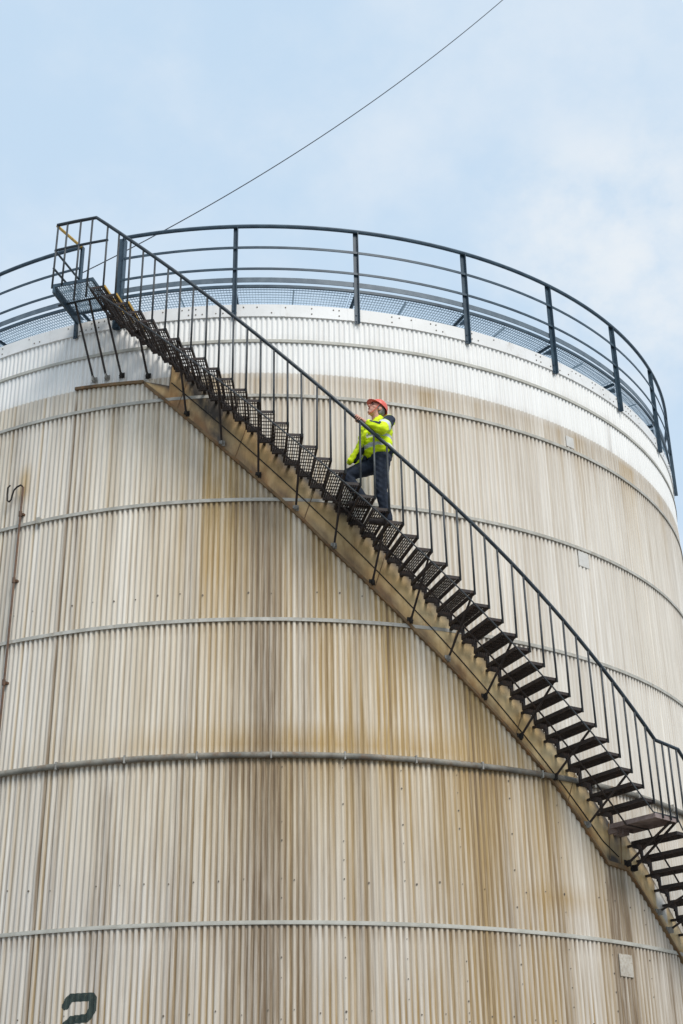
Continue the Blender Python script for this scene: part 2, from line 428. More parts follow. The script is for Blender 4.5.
def make_panel():
    th_end = 74.0; ths = [-13.88+.25*i for i in range(int((th_end+13.88)/.25)+1)]
    nv = 9; RP = R+AMP+.012
    v = []; f = []; colr = []
    for th in ths:
        lo, hi = panel_lo(th), panel_hi(th)
        for k in range(nv):
            t = k/(nv-1); z = lo+(hi-lo)*t
            v.append(P(th, RP, Zm(z)))
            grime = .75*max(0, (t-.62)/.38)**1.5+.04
            grime += 1.35*math.exp(-((th+6.6+(t-.5)*3)/2.3)**2)*max(0, .15+t*1.2)+.40*math.exp(-((th-4.5)/5)**2)*t+.45*max(0, t-.5)*(1 if th < 20 else .5)+.5*math.exp(-((t-.12)/.10)**2)*abs(math.sin(th*.9+.4)) + .55*math.exp(-((th-36.9)/1.6)**2)
            grime += .35*math.exp(-((th-1.0)/1.0)**2)*t
            if t < .06: grime += .25
            rust = .95*math.exp(-(t/.22)**2)*(.25+.75*abs(math.sin(th*.7)*math.sin(th*.31+1)))+.70*math.exp(-((th+10)/2.8)**2)+.45*math.exp(-((th+1)/3)**2)+.35*math.exp(-((th-9)/3)**2)*(1-t)+.5*math.exp(-((th-19.2)/1.6)**2)*(1-t)
            wh = .8 if (43.0 < th < 44.7 and .35 < t < .9) else 0
            colr.append((min(1, rust), min(1, grime), wh, 1))
    for i in range(len(ths)-1):
        for k in range(nv-1):
            a = i*nv+k; f.append((a, a+nv, a+nv+1, a+1))
    me = bpy.data.meshes.new('stair_panel'); me.from_pydata(v, [], f); me.materials.append(M['panel'])
    a = me.attributes.new('panel', 'FLOAT_COLOR', 'POINT'); a.data.foreach_set('color', [c for q in colr for c in q])
    for p in me.polygons: p.use_smooth = True
    o = bpy.data.objects.new('stair_panel', me); COL.objects.link(o); o.parent = tank
    # trim along the lower edge
    mb = MB(); t2 = [-13.9+.4*i for i in range(int((th_end+13.9)/.4)+1)]
    t2 = sorted(t2+[35.6, 38.5])
    mb.sweep([Vector((0, 0, Zm(panel_lo(t)))) for t in t2], [(RD(t), UP) for t in t2], [(R-.01, -.040), (R+.050, -.040), (R+.050, -.030), (R+.034, -.028), (R+.034, .022), (R-.01, .022)])
    mb.build('edge_trim', M['trim'], o)
    mb = MB(); t3 = [-22+.4*i for i in range(20)]+[-14.0]
    zt = lambda t: 1.4305+(t+22)*(1.4215-1.4305)/8
    mb.sweep([Vector((0, 0, Zm(zt(t)))) for t in t3], [(RD(t), UP) for t in t3], [(R-.01, -.028), (R+.040, -.028), (R+.040, .016), (R-.01, .016)])
    mb.build('edge_trim', M['trim'], o)
    # seam rod along the middle of the panel
    mb = MB(); pts = []
    for i in range(0, 250):
        th = -10.9+.34*i
        if th > th_end: break
        h = zline(th)-.062 if not (35.2 < th < 38.6) else None
        if h is None: h = zline(35.2)-.062+(zline(38.6)-zline(35.2))*(th-35.2)/3.4
        if h > panel_lo(th)+.012 and h < panel_hi(th)-.004: pts.append(P(th, RP+.006, Zm(h)))
    mb.tube(pts, .008, 6); mb.build('seam_rod', M['soot'], o)
    for th in [-9.5, -3.2, 3.9, 11, 18.4, 25.6, 31.5, 36.2, 37.9]:      # sheet joints across the panel
        mb = MB(); lo, hi = panel_lo(th), panel_hi(th)
        pts = [(th+(k/4-.5)*1.6*(1 if th < 35 else .2), lo+.006+(hi-lo-.012)*k/4) for k in range(5)]
        mb.tube([P(t, RP+.003, Zm(z)) for t, z in pts], .006, 5); mb.build('sheet_joint', M['trim'], o)
    return o
panel = make_panel()

# pale repair plates
M['patch'] = painted('pale_plate', (.44, .40, .34), (.55, .51, .44), (.28, .20, .12), .7, .6, 8)
M['patch2'] = painted('faded_plate', (.56, .54, .50), (.64, .62, .58), (.42, .36, .29), .4, .6, 8)
for (a, b_, z0, z1, m_) in ((36.0, 37.9, .367, .4035, 'patch'), (35.95, 37.6, 1.122, 1.153, 'patch2'), (35.85, 37.1, 1.384, 1.408, 'patch2')):
    mb = MB(); mb.ring(a, b_, R+.004, R+AMP+.006, Zm(z0), Zm(z1), .3); mb.build('repair_plate', M[m_], tank)

# painted number
def number_two():
    w, h, s = .44, .66, .098               # size and stroke in metres
    c0, z1 = -16.75, .3262                 # centre angle and top
    uo = c0*R*pi/180
    def inside(x, y):                      # x from -w/2..w/2, y from 0 (top) downwards
        def seg(ax, ay, bx, by, r):
            dx, dy = bx-ax, by-ay; t = max(0, min(1, ((x-ax)*dx+(y-ay)*dy)/(dx*dx+dy*dy)))
            return abs(x-ax-t*dx) <= r*1.05 and abs(y-ay-t*dy) <= r or (x-ax-t*dx)**2+(y-ay-t*dy)**2 <= r*r
        r = s/2; e = w/2-r
        P_ = [(-e-.01, .135), (-e+.055, r), (e-.02, r), (e, .075), (e-.005, .20), (e-.07, .285), (-e+.08, .30), (-e, .37), (-e, h-r)]
        for (ax, ay), (bx, by) in zip(P_, P_[1:]):
            dx, dy = bx-ax, by-ay; t = max(0, min(1, ((x-ax)*dx+(y-ay)*dy)/(dx*dx+dy*dy)))
            if (x-ax-t*dx)**2+(y-ay-t*dy)**2 <= r*r: return True
        return (-e-r <= x <= e+r) and (h-s <= y <= h)
    du = PITCH/8; nu = int((w+.04)/(du*R*pi/180)); dv = .006; nvv = int((h+.02)/dv)
    a0 = round((c0-nu/2*du)/du)*du
    v = {}; vs = []; fs = []
    def vid(i, j):
        if (i, j) not in v:
            th = a0+i*du; rr = float(clad_radius(np.array(th)))+.0022
            v[(i, j)] = len(vs); vs.append(P(th, rr, Zm(z1)-j*dv))
        return v[(i, j)]
    for i in range(nu):
        for j in range(nvv):
            x = (a0+(i+.5)*du)*R*pi/180-uo; y = (j+.5)*dv
            if inside(x, y): fs.append((vid(i, j), vid(i, j+1), vid(i+1, j+1), vid(i+1, j)))
    mb = MB(); mb.v = vs; mb.f = fs
    mb.build('painted_number', M['number'], tank)
number_two()

# ------------------------------------------------------------------ top walkway and guard rail
walk = thing('guard_railed_walkway', 'curved dark blue guard rail and mesh walkway round the top rim of the tank', 'walkway', (0, 0, Zm(CAP1)))
RW = RC+.001
Z_DECK = 1.6235
G0, G1 = -22.5, -17.3                      # opening at the stair platform
SP = 360/28
post_th = [-4.3, 9.2, 22.35, 34.85, 47.5, 60.0]+[-4.2+SP*k for k in range(6, 26)]+[-34.5, -17.2]
def rail_ring(z, r, prof, name, m, th0=G1, th1=360+G0):
    n = 230; ths = [th0+(th1-th0)*i/n for i in range(n+1)]
    mb = MB(); mb.sweep([Vector((0, 0, Zm(z)))]*len(ths), [(RD(t), UP) for t in ths], [(r+a, b) for a, b in prof])
    return mb.build(name, m, walk)
def rect(d, h): return [(0, -h/2), (d, -h/2), (d, h/2), (0, h/2)]
rail_ring(1.7625, RW+.010, [(.028+.028*cos(2*pi*k/8), .034*sin(2*pi*k/8)) for k in range(8)], 'top_rail', M['guard'])
rail_ring(1.7115, RW+.026, rect(.014, .040), 'middle_rail', M['guard'])
rail_ring(1.6605, RW+.026, rect(.014, .038), 'middle_rail', M['guard'])
rail_ring(1.6385, RW-.02, rect(.010, .085), 'toe_board', M['toe'])
rail_ring(Z_DECK, RW-.035, rect(.030, .045), 'edge_beam', M['guard'], G1, 360+G1)
# posts: L-angle, foot bolted on the cap
mb = MB(); zb = Zm(1.546); ht = Zm(1.7625)-zb
mb.box(-.036, .036, -.010, 0, 0, ht); mb.box(.026, .036, -.062, -.010, 0, ht)
for q in (.04, .15): mb.tube([(-.012, -.008, q), (-.012, -.022, q)], .012, 6)
pm = local_mesh(mb, 'post', M['guard'])
mb = MB()
mb.box(-.008, .008, .0, .85, -.060, -.02)
mb.v += [Vector(q) for q in ((-.012, 0, -.20), (.012, 0, -.20), (-.012, 0, -.11), (.012, 0, -.11), (-.012, .16, -.11), (.012, .16, -.11))]
i = len(mb.v)-6; mb.f += [(i, i+2, i+4), (i+1, i+5, i+3), (i, i+1, i+3, i+2), (i, i+4, i+5, i+1), (i+2, i+3, i+5, i+4)]
mb.box(-.025, .025, 0, .85, -.03, -.022)
bmh = local_mesh(mb, 'bracket', M['guard'])
for th in post_th+[G0]:
    if abs(th-(G1+.05)) < .4: th = G1
    if abs((th-G0+180) % 360-180) < 0.1 or True:
        place(pm, 'post', walk, th, RW, zb)
    place(bmh, 'bracket', walk, th, RW-.04, Zm(Z_DECK)-.024)
mb = MB(); mb.box(-.045, .045, -.012, .08, 0, Zm(1.7625)-Zm(1.55)); mb.box(-.07, .09, -.016, .30, .002, .21)
o = place(local_mesh(mb, 'gate_post', M['guard']), 'gate_post', walk, G1-.15, RW+.012, Zm(1.551))
# gratings, one panel per bay
mb = MB(); w = SP*.5-.12
nr = 39
for k in range(nr):
    th = -w+2*w*k/(nr-1); p = P(th, RW-.93, -.017)
    mb.quadbox(p-T(th)*.002, T(th)*.004, RD(th)*.89, UP*.016)
for k in range(15):
    r = RW-.93+.89*k/14
    mb.ring(-w, w, r-.003, r+.003, -.006, .006, 1.5)
gm = local_mesh(MB(), 'deck_grating', M['grating'])
gme = bpy.data.meshes.new('deck_grating'); gme.from_pydata(mb.v, [], mb.f); gme.materials.append(M['grating'])
mb = MB(); mb.box(-.004, .004, 0, .85, -.05, -.02); mb.box(-.012, .012, 0, .85, -.024, -.018)
jm = local_mesh(mb, 'joist', M['grating'])
for th in [-4.2+SP*k for k in range(28)]:
    o = bpy.data.objects.new('deck_grating', gme); COL.objects.link(o); o.parent = walk
    o.location = (0, 0, Zm(Z_DECK)-Zm(CAP1)); o.rotation_euler = (0, 0, rad(th+SP/2))
    place(jm, 'joist', walk, th+SP/2, RW-.04, Zm(Z_DECK)-.02)

# ------------------------------------------------------------------ staircase
stair = thing('spiral_staircase', 'dark open-tread steel staircase winding up the outside of the tank with a thin handrail', 'staircase', P(60, 8.2, 0))
RI, RO = R+.145, R*1.115
RM = (RI+RO)/2; W = (RO-RI)
TW = 1.62                                   # tread angle
def grate_tread(depth, nbar, ncross, yell=False):
    mb = MB(); h = .020
    x0, x1 = -depth, 0
    mb.box(x0, x0+.022, -W/2, W/2, -.046, 0); 
    if not yell: mb.box(x1-.026, x1, -W/2, W/2, -.048, .001)
    else: mb.box(x1-.026, x1-.012, -W/2, W/2, -.048, -.006)
    mb.box(x0+.022, x1-.026, -W/2, -W/2+.008, -.040, 0); mb.box(x0+.022, x1-.026, W/2-.014, W/2, -.075, 0)
    for k in range(1, nbar):
        x = x0+.022+(depth-.048)*k/nbar; mb.box(x-.0048, x+.0048, -W/2+.008, W/2-.014, -h, -.001)
    for k in range(1, ncross):
        y = -W/2+(W)*k/ncross; mb.box(x0+.022, x1-.026, y-.005, y+.005, -.014, -.003)
    # bracket that carries the inner end
    mb.box(x0+.02, x1-.02, W/2-.022, W/2+.004, -.085, -.03); mb.box(x0+.07, x0+.11, W/2, W/2+.12, -.050, -.020)
    mb.box(x1-.045, x1-.005, W/2-.020, W/2+.010, -.175, -.04); mb.box(x1-.075, x1-.045, W/2-.018, W/2+.008, -.115, -.05)
    return local_mesh(mb, 'tread', M['tread'])
depth = TW*pi/180*RM
tm = grate_tread(depth, 6, 8); tmy = grate_tread(depth, 6, 8, True)
mb = MB(); mb.box(-.012, .006, -W/2, W/2, -.034, .004); nos = local_mesh(mb, 'nosing', M['yellow'])
treads = []
for k in range(-23, 19): treads.append((TH0+k*DTH, Z0-k*DZ, k))
k = 1
while Zm(Z_LAND-k*DZ) > .12:
    treads.append((TH_L1+k*DTH, Z_LAND-k*DZ, 100+k)); k += 1
for th, z, k in treads:
    o = place(tmy if k <= -21 else tm, 'tread', stair, th, RM, Zm(z))
    if k <= -21:
        q = bpy.data.objects.new('nosing', nos); COL.objects.link(q); q.parent = o
# landing
mb = MB(); ld = (TH_L1-(TH_L0+DTH-TW))*pi/180*RM
mb.box(-ld, 0, -W/2, W/2, -.012, 0); mb.box(-ld, -ld+.02, -W/2, W/2, -.06, -.012); mb.box(-.02, 0, -W/2, W/2, -.06, -.012)
mb.box(-ld+.02, -.02, -W/2, -W/2+.012, -.06, -.012); mb.box(-ld+.02, -.02, W/2-.012, W/2, -.06, -.012)
for kk in range(1, 4): mb.box(-ld*kk/4-.02, -ld*kk/4+.02, W/2-.02, W/2+.12, -.10, -.03)
place(local_mesh(mb, 'landing', M['landing']), 'landing', stair, TH_L1, RM, Zm(Z_LAND))
# top platform
PD = 4.2*pi/180*RO
mb = MB()
mb.box(-PD, -PD+.035, -W/2, W/2+.10, -.15, 0); mb.box(-.02, 0, -W/2, W/2, -.06, 0)
mb.box(-PD+.035, -.02, -W/2, -W/2+.016, -.055, 0); mb.box(-PD+.035, -.02, W/2-.016, W/2, -.06, 0)
place(local_mesh(mb, 'platform_frame', M['guard']), 'platform_frame', stair, TH_TOP, RM, Zm(Z_PLAT))
mb = MB()
for k in range(1, 17):
    x = -PD+.035+(PD-.055)*k/17; mb.box(x-.003, x+.003, -W/2+.016, W/2-.016, -.030, -.002)
for k in range(1, 13):
    y = -W/2+W*k/13; mb.box(-PD+.035, -.02, y-.003, y+.003, -.020, -.004)
place(local_mesh(mb, 'platform_grating', M['grating']), 'platform_grating', stair, TH_TOP, RM, Zm(Z_PLAT))
# thin stringers under the treads
def helix(r, dz, th0, th1, step=.64):
    n = int((th1-th0)/step)+1
    return [P(th0+(th1-th0)*i/n, r, Zm(zline(th0+(th1-th0)*i/n))+dz) for i in range(n+1)]
TH_END = treads[-1][0]
def stringer(r, rr, dz, m):
    mb = MB()
    pts = [P(t, r, Zm(zz)+dz) for t, zz in [(TH_TOP-TW*.4+.0, Z_PLAT)]+[(t-TW, zz) for t, zz, k in treads if k < 50]]
    pts += [P(TH_L0+DTH-TW, r, Zm(Z_LAND)+dz), P(TH_L1, r, Zm(Z_LAND)+dz)]
    pts += [P(t-TW*.3, r, Zm(zz)+dz) for t, zz, k in treads if k > 100]
    mb.tube(pts, rr, 6); return mb.build('stringer', m, stair)
stringer(RO+.006, .010, .006, M['stair_bar'])
stringer(RI+.27, .012, -.060, M['tread'])
# zig-zag inner bracket line
# handrail
RH = RO+.012
def hr(th): return float(np.interp(th, (-17.75, -9, -4, 1.5, 8, 12.5, 17, 22, 26.6, 31, 36.9), (.1375, .1335, .129, .1245, .1215, .1235, .127, .1305, .1315, .130, .127)))
mb = MB()
hp_ = [P(-22.0, RH, Zm(Z_PLAT+.141)), P(-20, RH, Zm(Z_PLAT+.140)), P(-17.75, RH, Zm(Z_PLAT+.139))]
n = 44
for i in range(1, n+1):
    th = -17.75+(36.9+17.75)*i/n; hp_.append(P(th, RH, Zm(Z0-(th-TH0)*DZ/DTH+hr(th))))
hp_.append(P(40.2, RH, Zm(Z_LAND+.1275)))
for i in range(1, 22): 
    th = 40.2+(TH_END+1-40.2)*i/21; hp_.append(P(th, RH, Zm(Z_LAND+.1275-(th-40.2)*DZ/DTH)))
mb.tube(hp_, .026, 10); mb.build('handrail', M['stair_rail'], stair, smooth=True)
def rail_z(th):
    if th < -17.75: return Zm(Z_PLAT+.139)
    if th < 36.9:
        return Zm(Z0-(th-TH0)*DZ/DTH+hr(th))
    z369 = Z0-(36.9-TH0)*DZ/DTH+hr(36.9)
    if th < 40.2: return Zm(z369+(Z_LAND+.1275-z369)*(th-36.9)/3.3)
    return Zm(Z_LAND+.1275-(th-40.2)*DZ/DTH)
def baluster(th, zb, lean=0, r=.0145):
    mb = MB(); zt = rail_z(th+lean)-.01
    mb.tube([P(th, RH+.004, zb), P(th+lean, RH, zt)], r, 8)
    mb.build('baluster', M['stair_bar'], stair, smooth=True)
for th, z, k in treads: baluster(th-.1+rnd.uniform(-.06, .06), Zm(z)-.06, rnd.uniform(-.07, .07))
baluster(TH_L1-2.1, Zm(Z_LAND)-.05); baluster(TH_L1-1.0, Zm(Z_LAND)-.05); baluster(TH_L1-.05, Zm(Z_LAND)-.06)
for th, lo in ((-21.95, -.06), (-20.9, -.04), (-19.45, -.36), (-18.2, -.34)):
    baluster(th, Zm(Z_PLAT)+lo, .05, .015)
# mid rail of the platform
mb = MB(); mb.tube([P(t, RH, Zm(Z_PLAT)+.62) for t in (-22, -20, -18, -16.35)], .020, 8); mb.build('middle_rail', M['stair_rail'], stair)
# closed end of the platform
mb = MB(); mb.tube([P(-22, RH, Zm(Z_PLAT+.139)), P(G0, RW+.03, Zm(1.7625))], .022, 8); mb.build('end_rail', M['yellow'], stair)['label'] = 'ochre yellow end rail'
for a in (.62, .30):
    mb = MB(); mb.tube([P(-22, RH, Zm(Z_PLAT)+a), P(G0, RW+.03, Zm(Z_PLAT)+a*.95+.1)], .017, 8); mb.build('end_rail', M['stair_rail'], stair)
# bent bar under the platform and its legs
mb = MB(); zz = Zm(1.588)
RL = R*1.06
mb.tube([P(-22.6, RL+.08, zz-.06), P(-22.2, RL+.02, zz-.01)]+[P(-21.6+.6*i, RL, zz) for i in range(9)]+[P(-16.4, RL-.03, zz-.02)], .018, 8); mb.build('under_bar', M['stair_rail'], stair, smooth=True)
def brace(tha, ra, za, thb, rb, zb, r=.0165, m='stair_bar'):
    mb = MB(); a, b = P(tha, ra, za), P(thb, rb, zb)
    mb.tube([a, b], r, 8)
    o = mb.build('brace', M[m], stair)
    mb = MB(); q = P(thb, R+AMP+.014, zb-.02)
    mb.quadbox(q-T(thb)*.04-UP*.04, T(thb)*.08, RD(thb)*.010, UP*.085)
    mb.quadbox(q-T(thb)*.008-UP*.045+RD(thb)*.010, T(thb)*.016, RD(thb)*.075, UP*.085)
    for s in (-.033, .033): mb.tube([q+T(thb)*s+RD(thb)*.01, q+T(thb)*s+RD(thb)*.024], .011, 6)
    mb.build('foot_plate', M['soot'] if rnd.random() < .5 else M['zinc'], o)
for ta, tb in ((-21.0, -19.7), (-19.4, -18.2), (-17.85, -16.5)): brace(ta, RL, zz, tb, R+.09, Zm(1.443), .0165, 'tread')
brace(-14.0, RL, Zm(zline(-14))-.08, -13.5, R+.10, Zm(1.434), .018, 'tread')
th = 13.9-6*3.83
while th < TH_END-2:
    if not (35.2 < th < 42):
        brace(th+.12, RO-.01, Zm(zline(th+.12))-.05, th, R+.10, Zm(panel_lo(th)+.010), .016, 'tread')
    th += 3.83
brace(TH_L1-.75, RO-.01, Zm(Z_LAND)-.05, 38.45, R+.10, Zm(.562), .018, 'tread')
brace(TH_L1-.1, RO-.01, Zm(Z_LAND)-.05, 39.4, R+.10, Zm(.556), .018, 'tread')
brace(43.4, RO-.01, Zm(zline(43.4))-.05, 42.9, R+.10, Zm(.488), .016, 'tread')

# ------------------------------------------------------------------ pipe on the left of the tank
pp = thing('drain_pipe', 'thin rusty brown pipe with a hooked top, upright against the tank cladding', 'pipe', P(-27.4, R+.06, 0))
mb = MB(); rp = R+AMP+.055
mb.tube([P(-27.45, rp, 0), P(-27.3, rp, Zm(.70)), P(-27.3, rp, Zm(1.236))], .016, 8); mb.build('pipe_shaft', M['pipe'], pp, smooth=True)
mb = MB(); za = Zm(1.236)
prof = [(-27.3, 0), (-27.5, .03), (-28.0, .01), (-28.35, -.03), (-28.5, -.10), (-28.6, -.17), (-28.85, -.20), (-29.1, -.17), (-29.2, -.07), (-29.2, .04), (-28.9, .07)]
mb.tube([P(a, rp+.02, za+b) for a, b in prof], .0125, 8); mb.build('hooked_end', M['soot'], pp, smooth=True)
for zc in (1.18, 1.046, .852, .62):
    mb = MB(); mb.tube([P(-27.32, rp, Zm(zc)-.04), P(-27.32, rp, Zm(zc)+.04)], .024, 10)
    mb.quadbox(P(-27.32, R+.002, Zm(zc)-.015)-T(-27.32)*.04, T(-27.32)*.08, RD(-27.32)*.05, UP*.03)
    mb.build('pipe_clip', M['pipe'], pp)

# ------------------------------------------------------------------ camera
f_px, pitch, yaw, roll, Dist = 1411.44, .468754, .055122, -.017058, 3.24057*R
fw = Vector((sin(yaw)*cos(pitch), cos(yaw)*cos(pitch), sin(pitch)))
rt = Vector((cos(yaw), -sin(yaw), 0)); uu = rt.cross(fw)
rt2 = rt*cos(roll)+uu*sin(roll); uu2 = -rt*sin(roll)+uu*cos(roll)
CP = Vector((0, -Dist, CAMZ))
cd = bpy.data.cameras.new('camera'); co = bpy.data.objects.new('camera', cd); COL.objects.link(co)
co.matrix_world = Matrix(((rt2.x, uu2.x, -fw.x, CP.x), (rt2.y, uu2.y, -fw.y, CP.y), (rt2.z, uu2.z, -fw.z, CP.z), (0, 0, 0, 1)))
cd.sensor_fit = 'VERTICAL'; cd.sensor_height = 36; cd.lens = f_px/1024*36; cd.clip_end = 10000; cd.clip_start = .1
S.camera = co

# ------------------------------------------------------------------ overhead cable: from the platform post up over the tank to a far mast
A = P(G0, RW+.03, Zm(1.697)); B = Vector((25.4, 5.18, 67.75))
mb = MB(); pts = []
for i in range(121):
    t = i/120; q = A.lerp(B, t); q.z -= 4*6.03*t*(1-t); pts.append(q)
mb.tube(pts, .0085, 6)
cab = mb.build('overhead_cable', M['cable']); cab['label'] = 'thin black cable rising from the tank rim across the open sky'; cab['category'] = 'cable'

# ------------------------------------------------------------------ person
TH_P, R_P, PS = 10.22, 8.30, 1.11
pz = Zm(Z0+1*DZ)+.002
person = thing('person', 'climber in a yellow high visibility jacket and red hard hat holding the stair rail', 'person', P(TH_P, R_P, pz), rad(TH_P+180))
person.scale = (PS, PS, PS)
pinv = (Matrix.Translation(P(TH_P, R_P, pz)) @ Matrix.Rotation(rad(TH_P+180), 4, 'Z') @ Matrix.Scale(PS, 4)).inverted()
def balls(bm, a, b, ra, rb, sq=None):
    a, b = Vector(a), Vector(b); n = max(2, int((b-a).length/(min(ra, rb)*.35))+1)
    for i in range(n+1):
        t = i/n; r = ra+(rb-ra)*t
        mx = Matrix.Translation(a.lerp(b, t)) @ Matrix.Diagonal((r*(sq[0] if sq else 1), r*(sq[1] if sq else 1), r*(sq[2] if sq else 1), 1))
        bmesh.ops.create_icosphere(bm, subdivisions=2, radius=1, matrix=mx)
def ell(bm, c, r, rot=None):
    mx = Matrix.Translation(c) @ (rot.to_4x4() if rot else Matrix.Identity(4)) @ Matrix.Diagonal((*r, 1))
    bmesh.ops.create_icosphere(bm, subdivisions=3, radius=1, matrix=mx)
def chain(bm, pts):
    for (a, ra), (b, rb) in zip(pts, pts[1:]): balls(bm, a, b, ra, rb)
def remesh(bm, name, vox, smooth, mats, pick=None, warp=None):
    me = bpy.data.meshes.new('raw'); bm.to_mesh(me); bm.free()
    o = bpy.data.objects.new('raw', me); COL.objects.link(o)
    md = o.modifiers.new('r', 'REMESH'); md.mode = 'VOXEL'; md.voxel_size = vox
    if smooth: s = o.modifiers.new('s', 'SMOOTH'); s.iterations = smooth; s.factor = .5
    dg = bpy.context.evaluated_depsgraph_get(); dg.update()
    out = bpy.data.meshes.new_from_object(o.evaluated_get(dg)); bpy.data.objects.remove(o); bpy.data.meshes.remove(me)
    out.name = name; out.materials.clear()
    for m in mats: out.materials.append(m)
    if warp:
        for v in out.vertices: v.co = warp(v.co.copy())
    for p in out.polygons:
        p.use_smooth = True
        if pick: p.material_index = pick(p.center)
    q = bpy.data.objects.new(name, out); COL.objects.link(q); q.parent = person
    return q
M['skin'] = plain('skin', (.60, .31, .23), .55, .12, 30)
M['hair'] = plain('grey_hair', (.22, .21, .20), .8, .2, 60)
M['hivis'] = plain('hi_vis_yellow', (.72, .90, .010), .65, .08, 12)
M['navy'] = plain('navy_cloth', (.018, .028, .050), .8, .25, 14)
M['trouser'] = plain('navy_trouser_cloth', (.022, .030, .048), .85, .25, 12)
M['silver'] = plain('reflective_tape', (.58, .60, .62), .35, .08, 20, .6)
M['boot'] = plain('boot_leather', (.030, .022, .020), .6, .3, 20)
M['red'] = plain('red_hard_hat', (.74, .125, .085), .32, .05, 8, .5)
M['eye'] = plain('eye_dark', (.03, .02, .02), .3)
M['lip'] = plain('lip', (.40, .15, .12), .5)

TY = rad(37)                                # chest turned towards the rail
def tq(p, k=1.0):
    x, y, z = p; a = TY*k; x -= .03
    return Vector((.03+x*cos(a)-y*sin(a), x*sin(a)+y*cos(a), z))
TR3 = Matrix.Rotation(TY, 3, 'Z'); TH3 = Matrix.Rotation(TY*.55, 3, 'Z')
# joints: x up the stair, y towards the handrail, z up
HIPL, HIPR = (.0, .09, .90), (.04, -.09, .91)
KNL, ANL = (.035, .10, .48), (-.03, .10, .09)
KNR, ANR = (.43, -.09, .73), (.205, -.09, .41)
SHL, SHR = tq((.035, .185, 1.425)), tq((.04, -.185, 1.42))
ELL_, ELR = (.06, .305, 1.215), (.16, -.24, 1.15)
TH_H = 7.6
rail_p = pinv @ P(TH_H, RH, rail_z(TH_H)+.006)
rail_d = (pinv @ P(TH_H-.6, RH, rail_z(TH_H-.6)+.006)-rail_p).normalized()
yo = Vector((0, 1, 0)); yo = (yo-rail_d*yo.dot(rail_d)).normalized()
nn = yo.cross(rail_d)
if nn.z < 0: nn = -nn
def on_rail(s, phi, r): return rail_p+rail_d*s-yo*(cos(phi)*r)+nn*(sin(phi)*r)   # phi 0: inner side, 90: top, 180: outer side
knuckle = on_rail(-.015, rad(78), .050)
WRL = on_rail(-.105, rad(70), .060)
WRR = Vector((.25, -.24, .92))
HM = Matrix.Translation((.035, .010, 1.650)) @ Matrix.Rotation(rad(16), 4, 'Z') @ Matrix.Rotation(rad(-31), 4, 'Y')
def hp3(x, y, z): return HM @ Vector((x, y, z))
HR3 = HM.to_3x3()
# body: one continuous figure
bm = bmesh.new()
ell(bm, (.03, 0, 1.29), (.105, .165, .20), TR3); ell(bm, (.035, 0, 1.10), (.105, .145, .16), TH3); ell(bm, (.02, 0, .95), (.11, .155, .12))
balls(bm, (.02, 0, 1.42), hp3(-.02, 0, -.06), .068, .056)
for s in (SHL, SHR): balls(bm, (.035, 0, 1.41), s, .075, .060)
chain(bm, [(SHL, .056), (ELL_, .043), (WRL, .029)]); chain(bm, [(SHR, .056), (ELR, .043), (WRR, .029)])
chain(bm, [(HIPL, .090), (KNL, .056), ((-.005, .10, .30), .055), (ANL, .038)]); chain(bm, [(HIPR, .090), (KNR, .056), ((.305, -.09, .56), .055), (ANR, .038)])
balls(bm, (-.05, .10, .045), (.15, .105, .035), .036, .032); balls(bm, (.16, -.09, .362), (.355, -.09, .353), .036, .032)
ell(bm, hp3(0, 0, .03), (.098, .076, .105), HR3); ell(bm, hp3(.025, 0, -.035), (.070, .058, .085), HR3)
balls(bm, hp3(.062, 0, -.100), hp3(.050, 0, -.09), .026, .034)                      # chin
balls(bm, hp3(.094, 0, .020), hp3(.113, 0, -.020), .010, .016)                      # nose
balls(bm, hp3(.086, -.03, .036), hp3(.086, .03, .036), .014, .014)                  # brow
for s in (-1, 1): ell(bm, hp3(.055, s*.043, -.02), (.026, .022, .024), HR3); ell(bm, hp3(-.012, s*.077, -.005), (.022, .012, .034), HR3)
# gripping left hand: palm over the inner top of the rail, four fingers over it, thumb under
for k in range(4):
    s = -.040+.0235*k
    rr = .024+.0095
    L_ = (150, 172, 165, 145)[k]                                                     # how far each finger reaches round
    fr = (.0085, .0095, .0095, .009)[k]
    pts = [(on_rail(s*.9-.005, rad(58), .047), .0125)]
    for q in range(1, 7): pts.append((on_rail(s, rad(58+(L_)*q/6), rr+.004*(1-q/6)), fr*(1-.12*q/6)))
    chain(bm, pts)
balls(bm, on_rail(-.045, rad(62), .050), on_rail(.020, rad(62), .048), .0165, .0155)
balls(bm, WRL, on_rail(-.040, rad(66), .052), .025, .021); balls(bm, WRL, on_rail(.0, rad(60), .050), .024, .019)
chain(bm, [(on_rail(-.075, rad(40), .050), .016), (on_rail(-.045, rad(5), .042), .0125), (on_rail(-.020, rad(-25), .036), .0105), (on_rail(-.004, rad(-58), .034), .0092)])
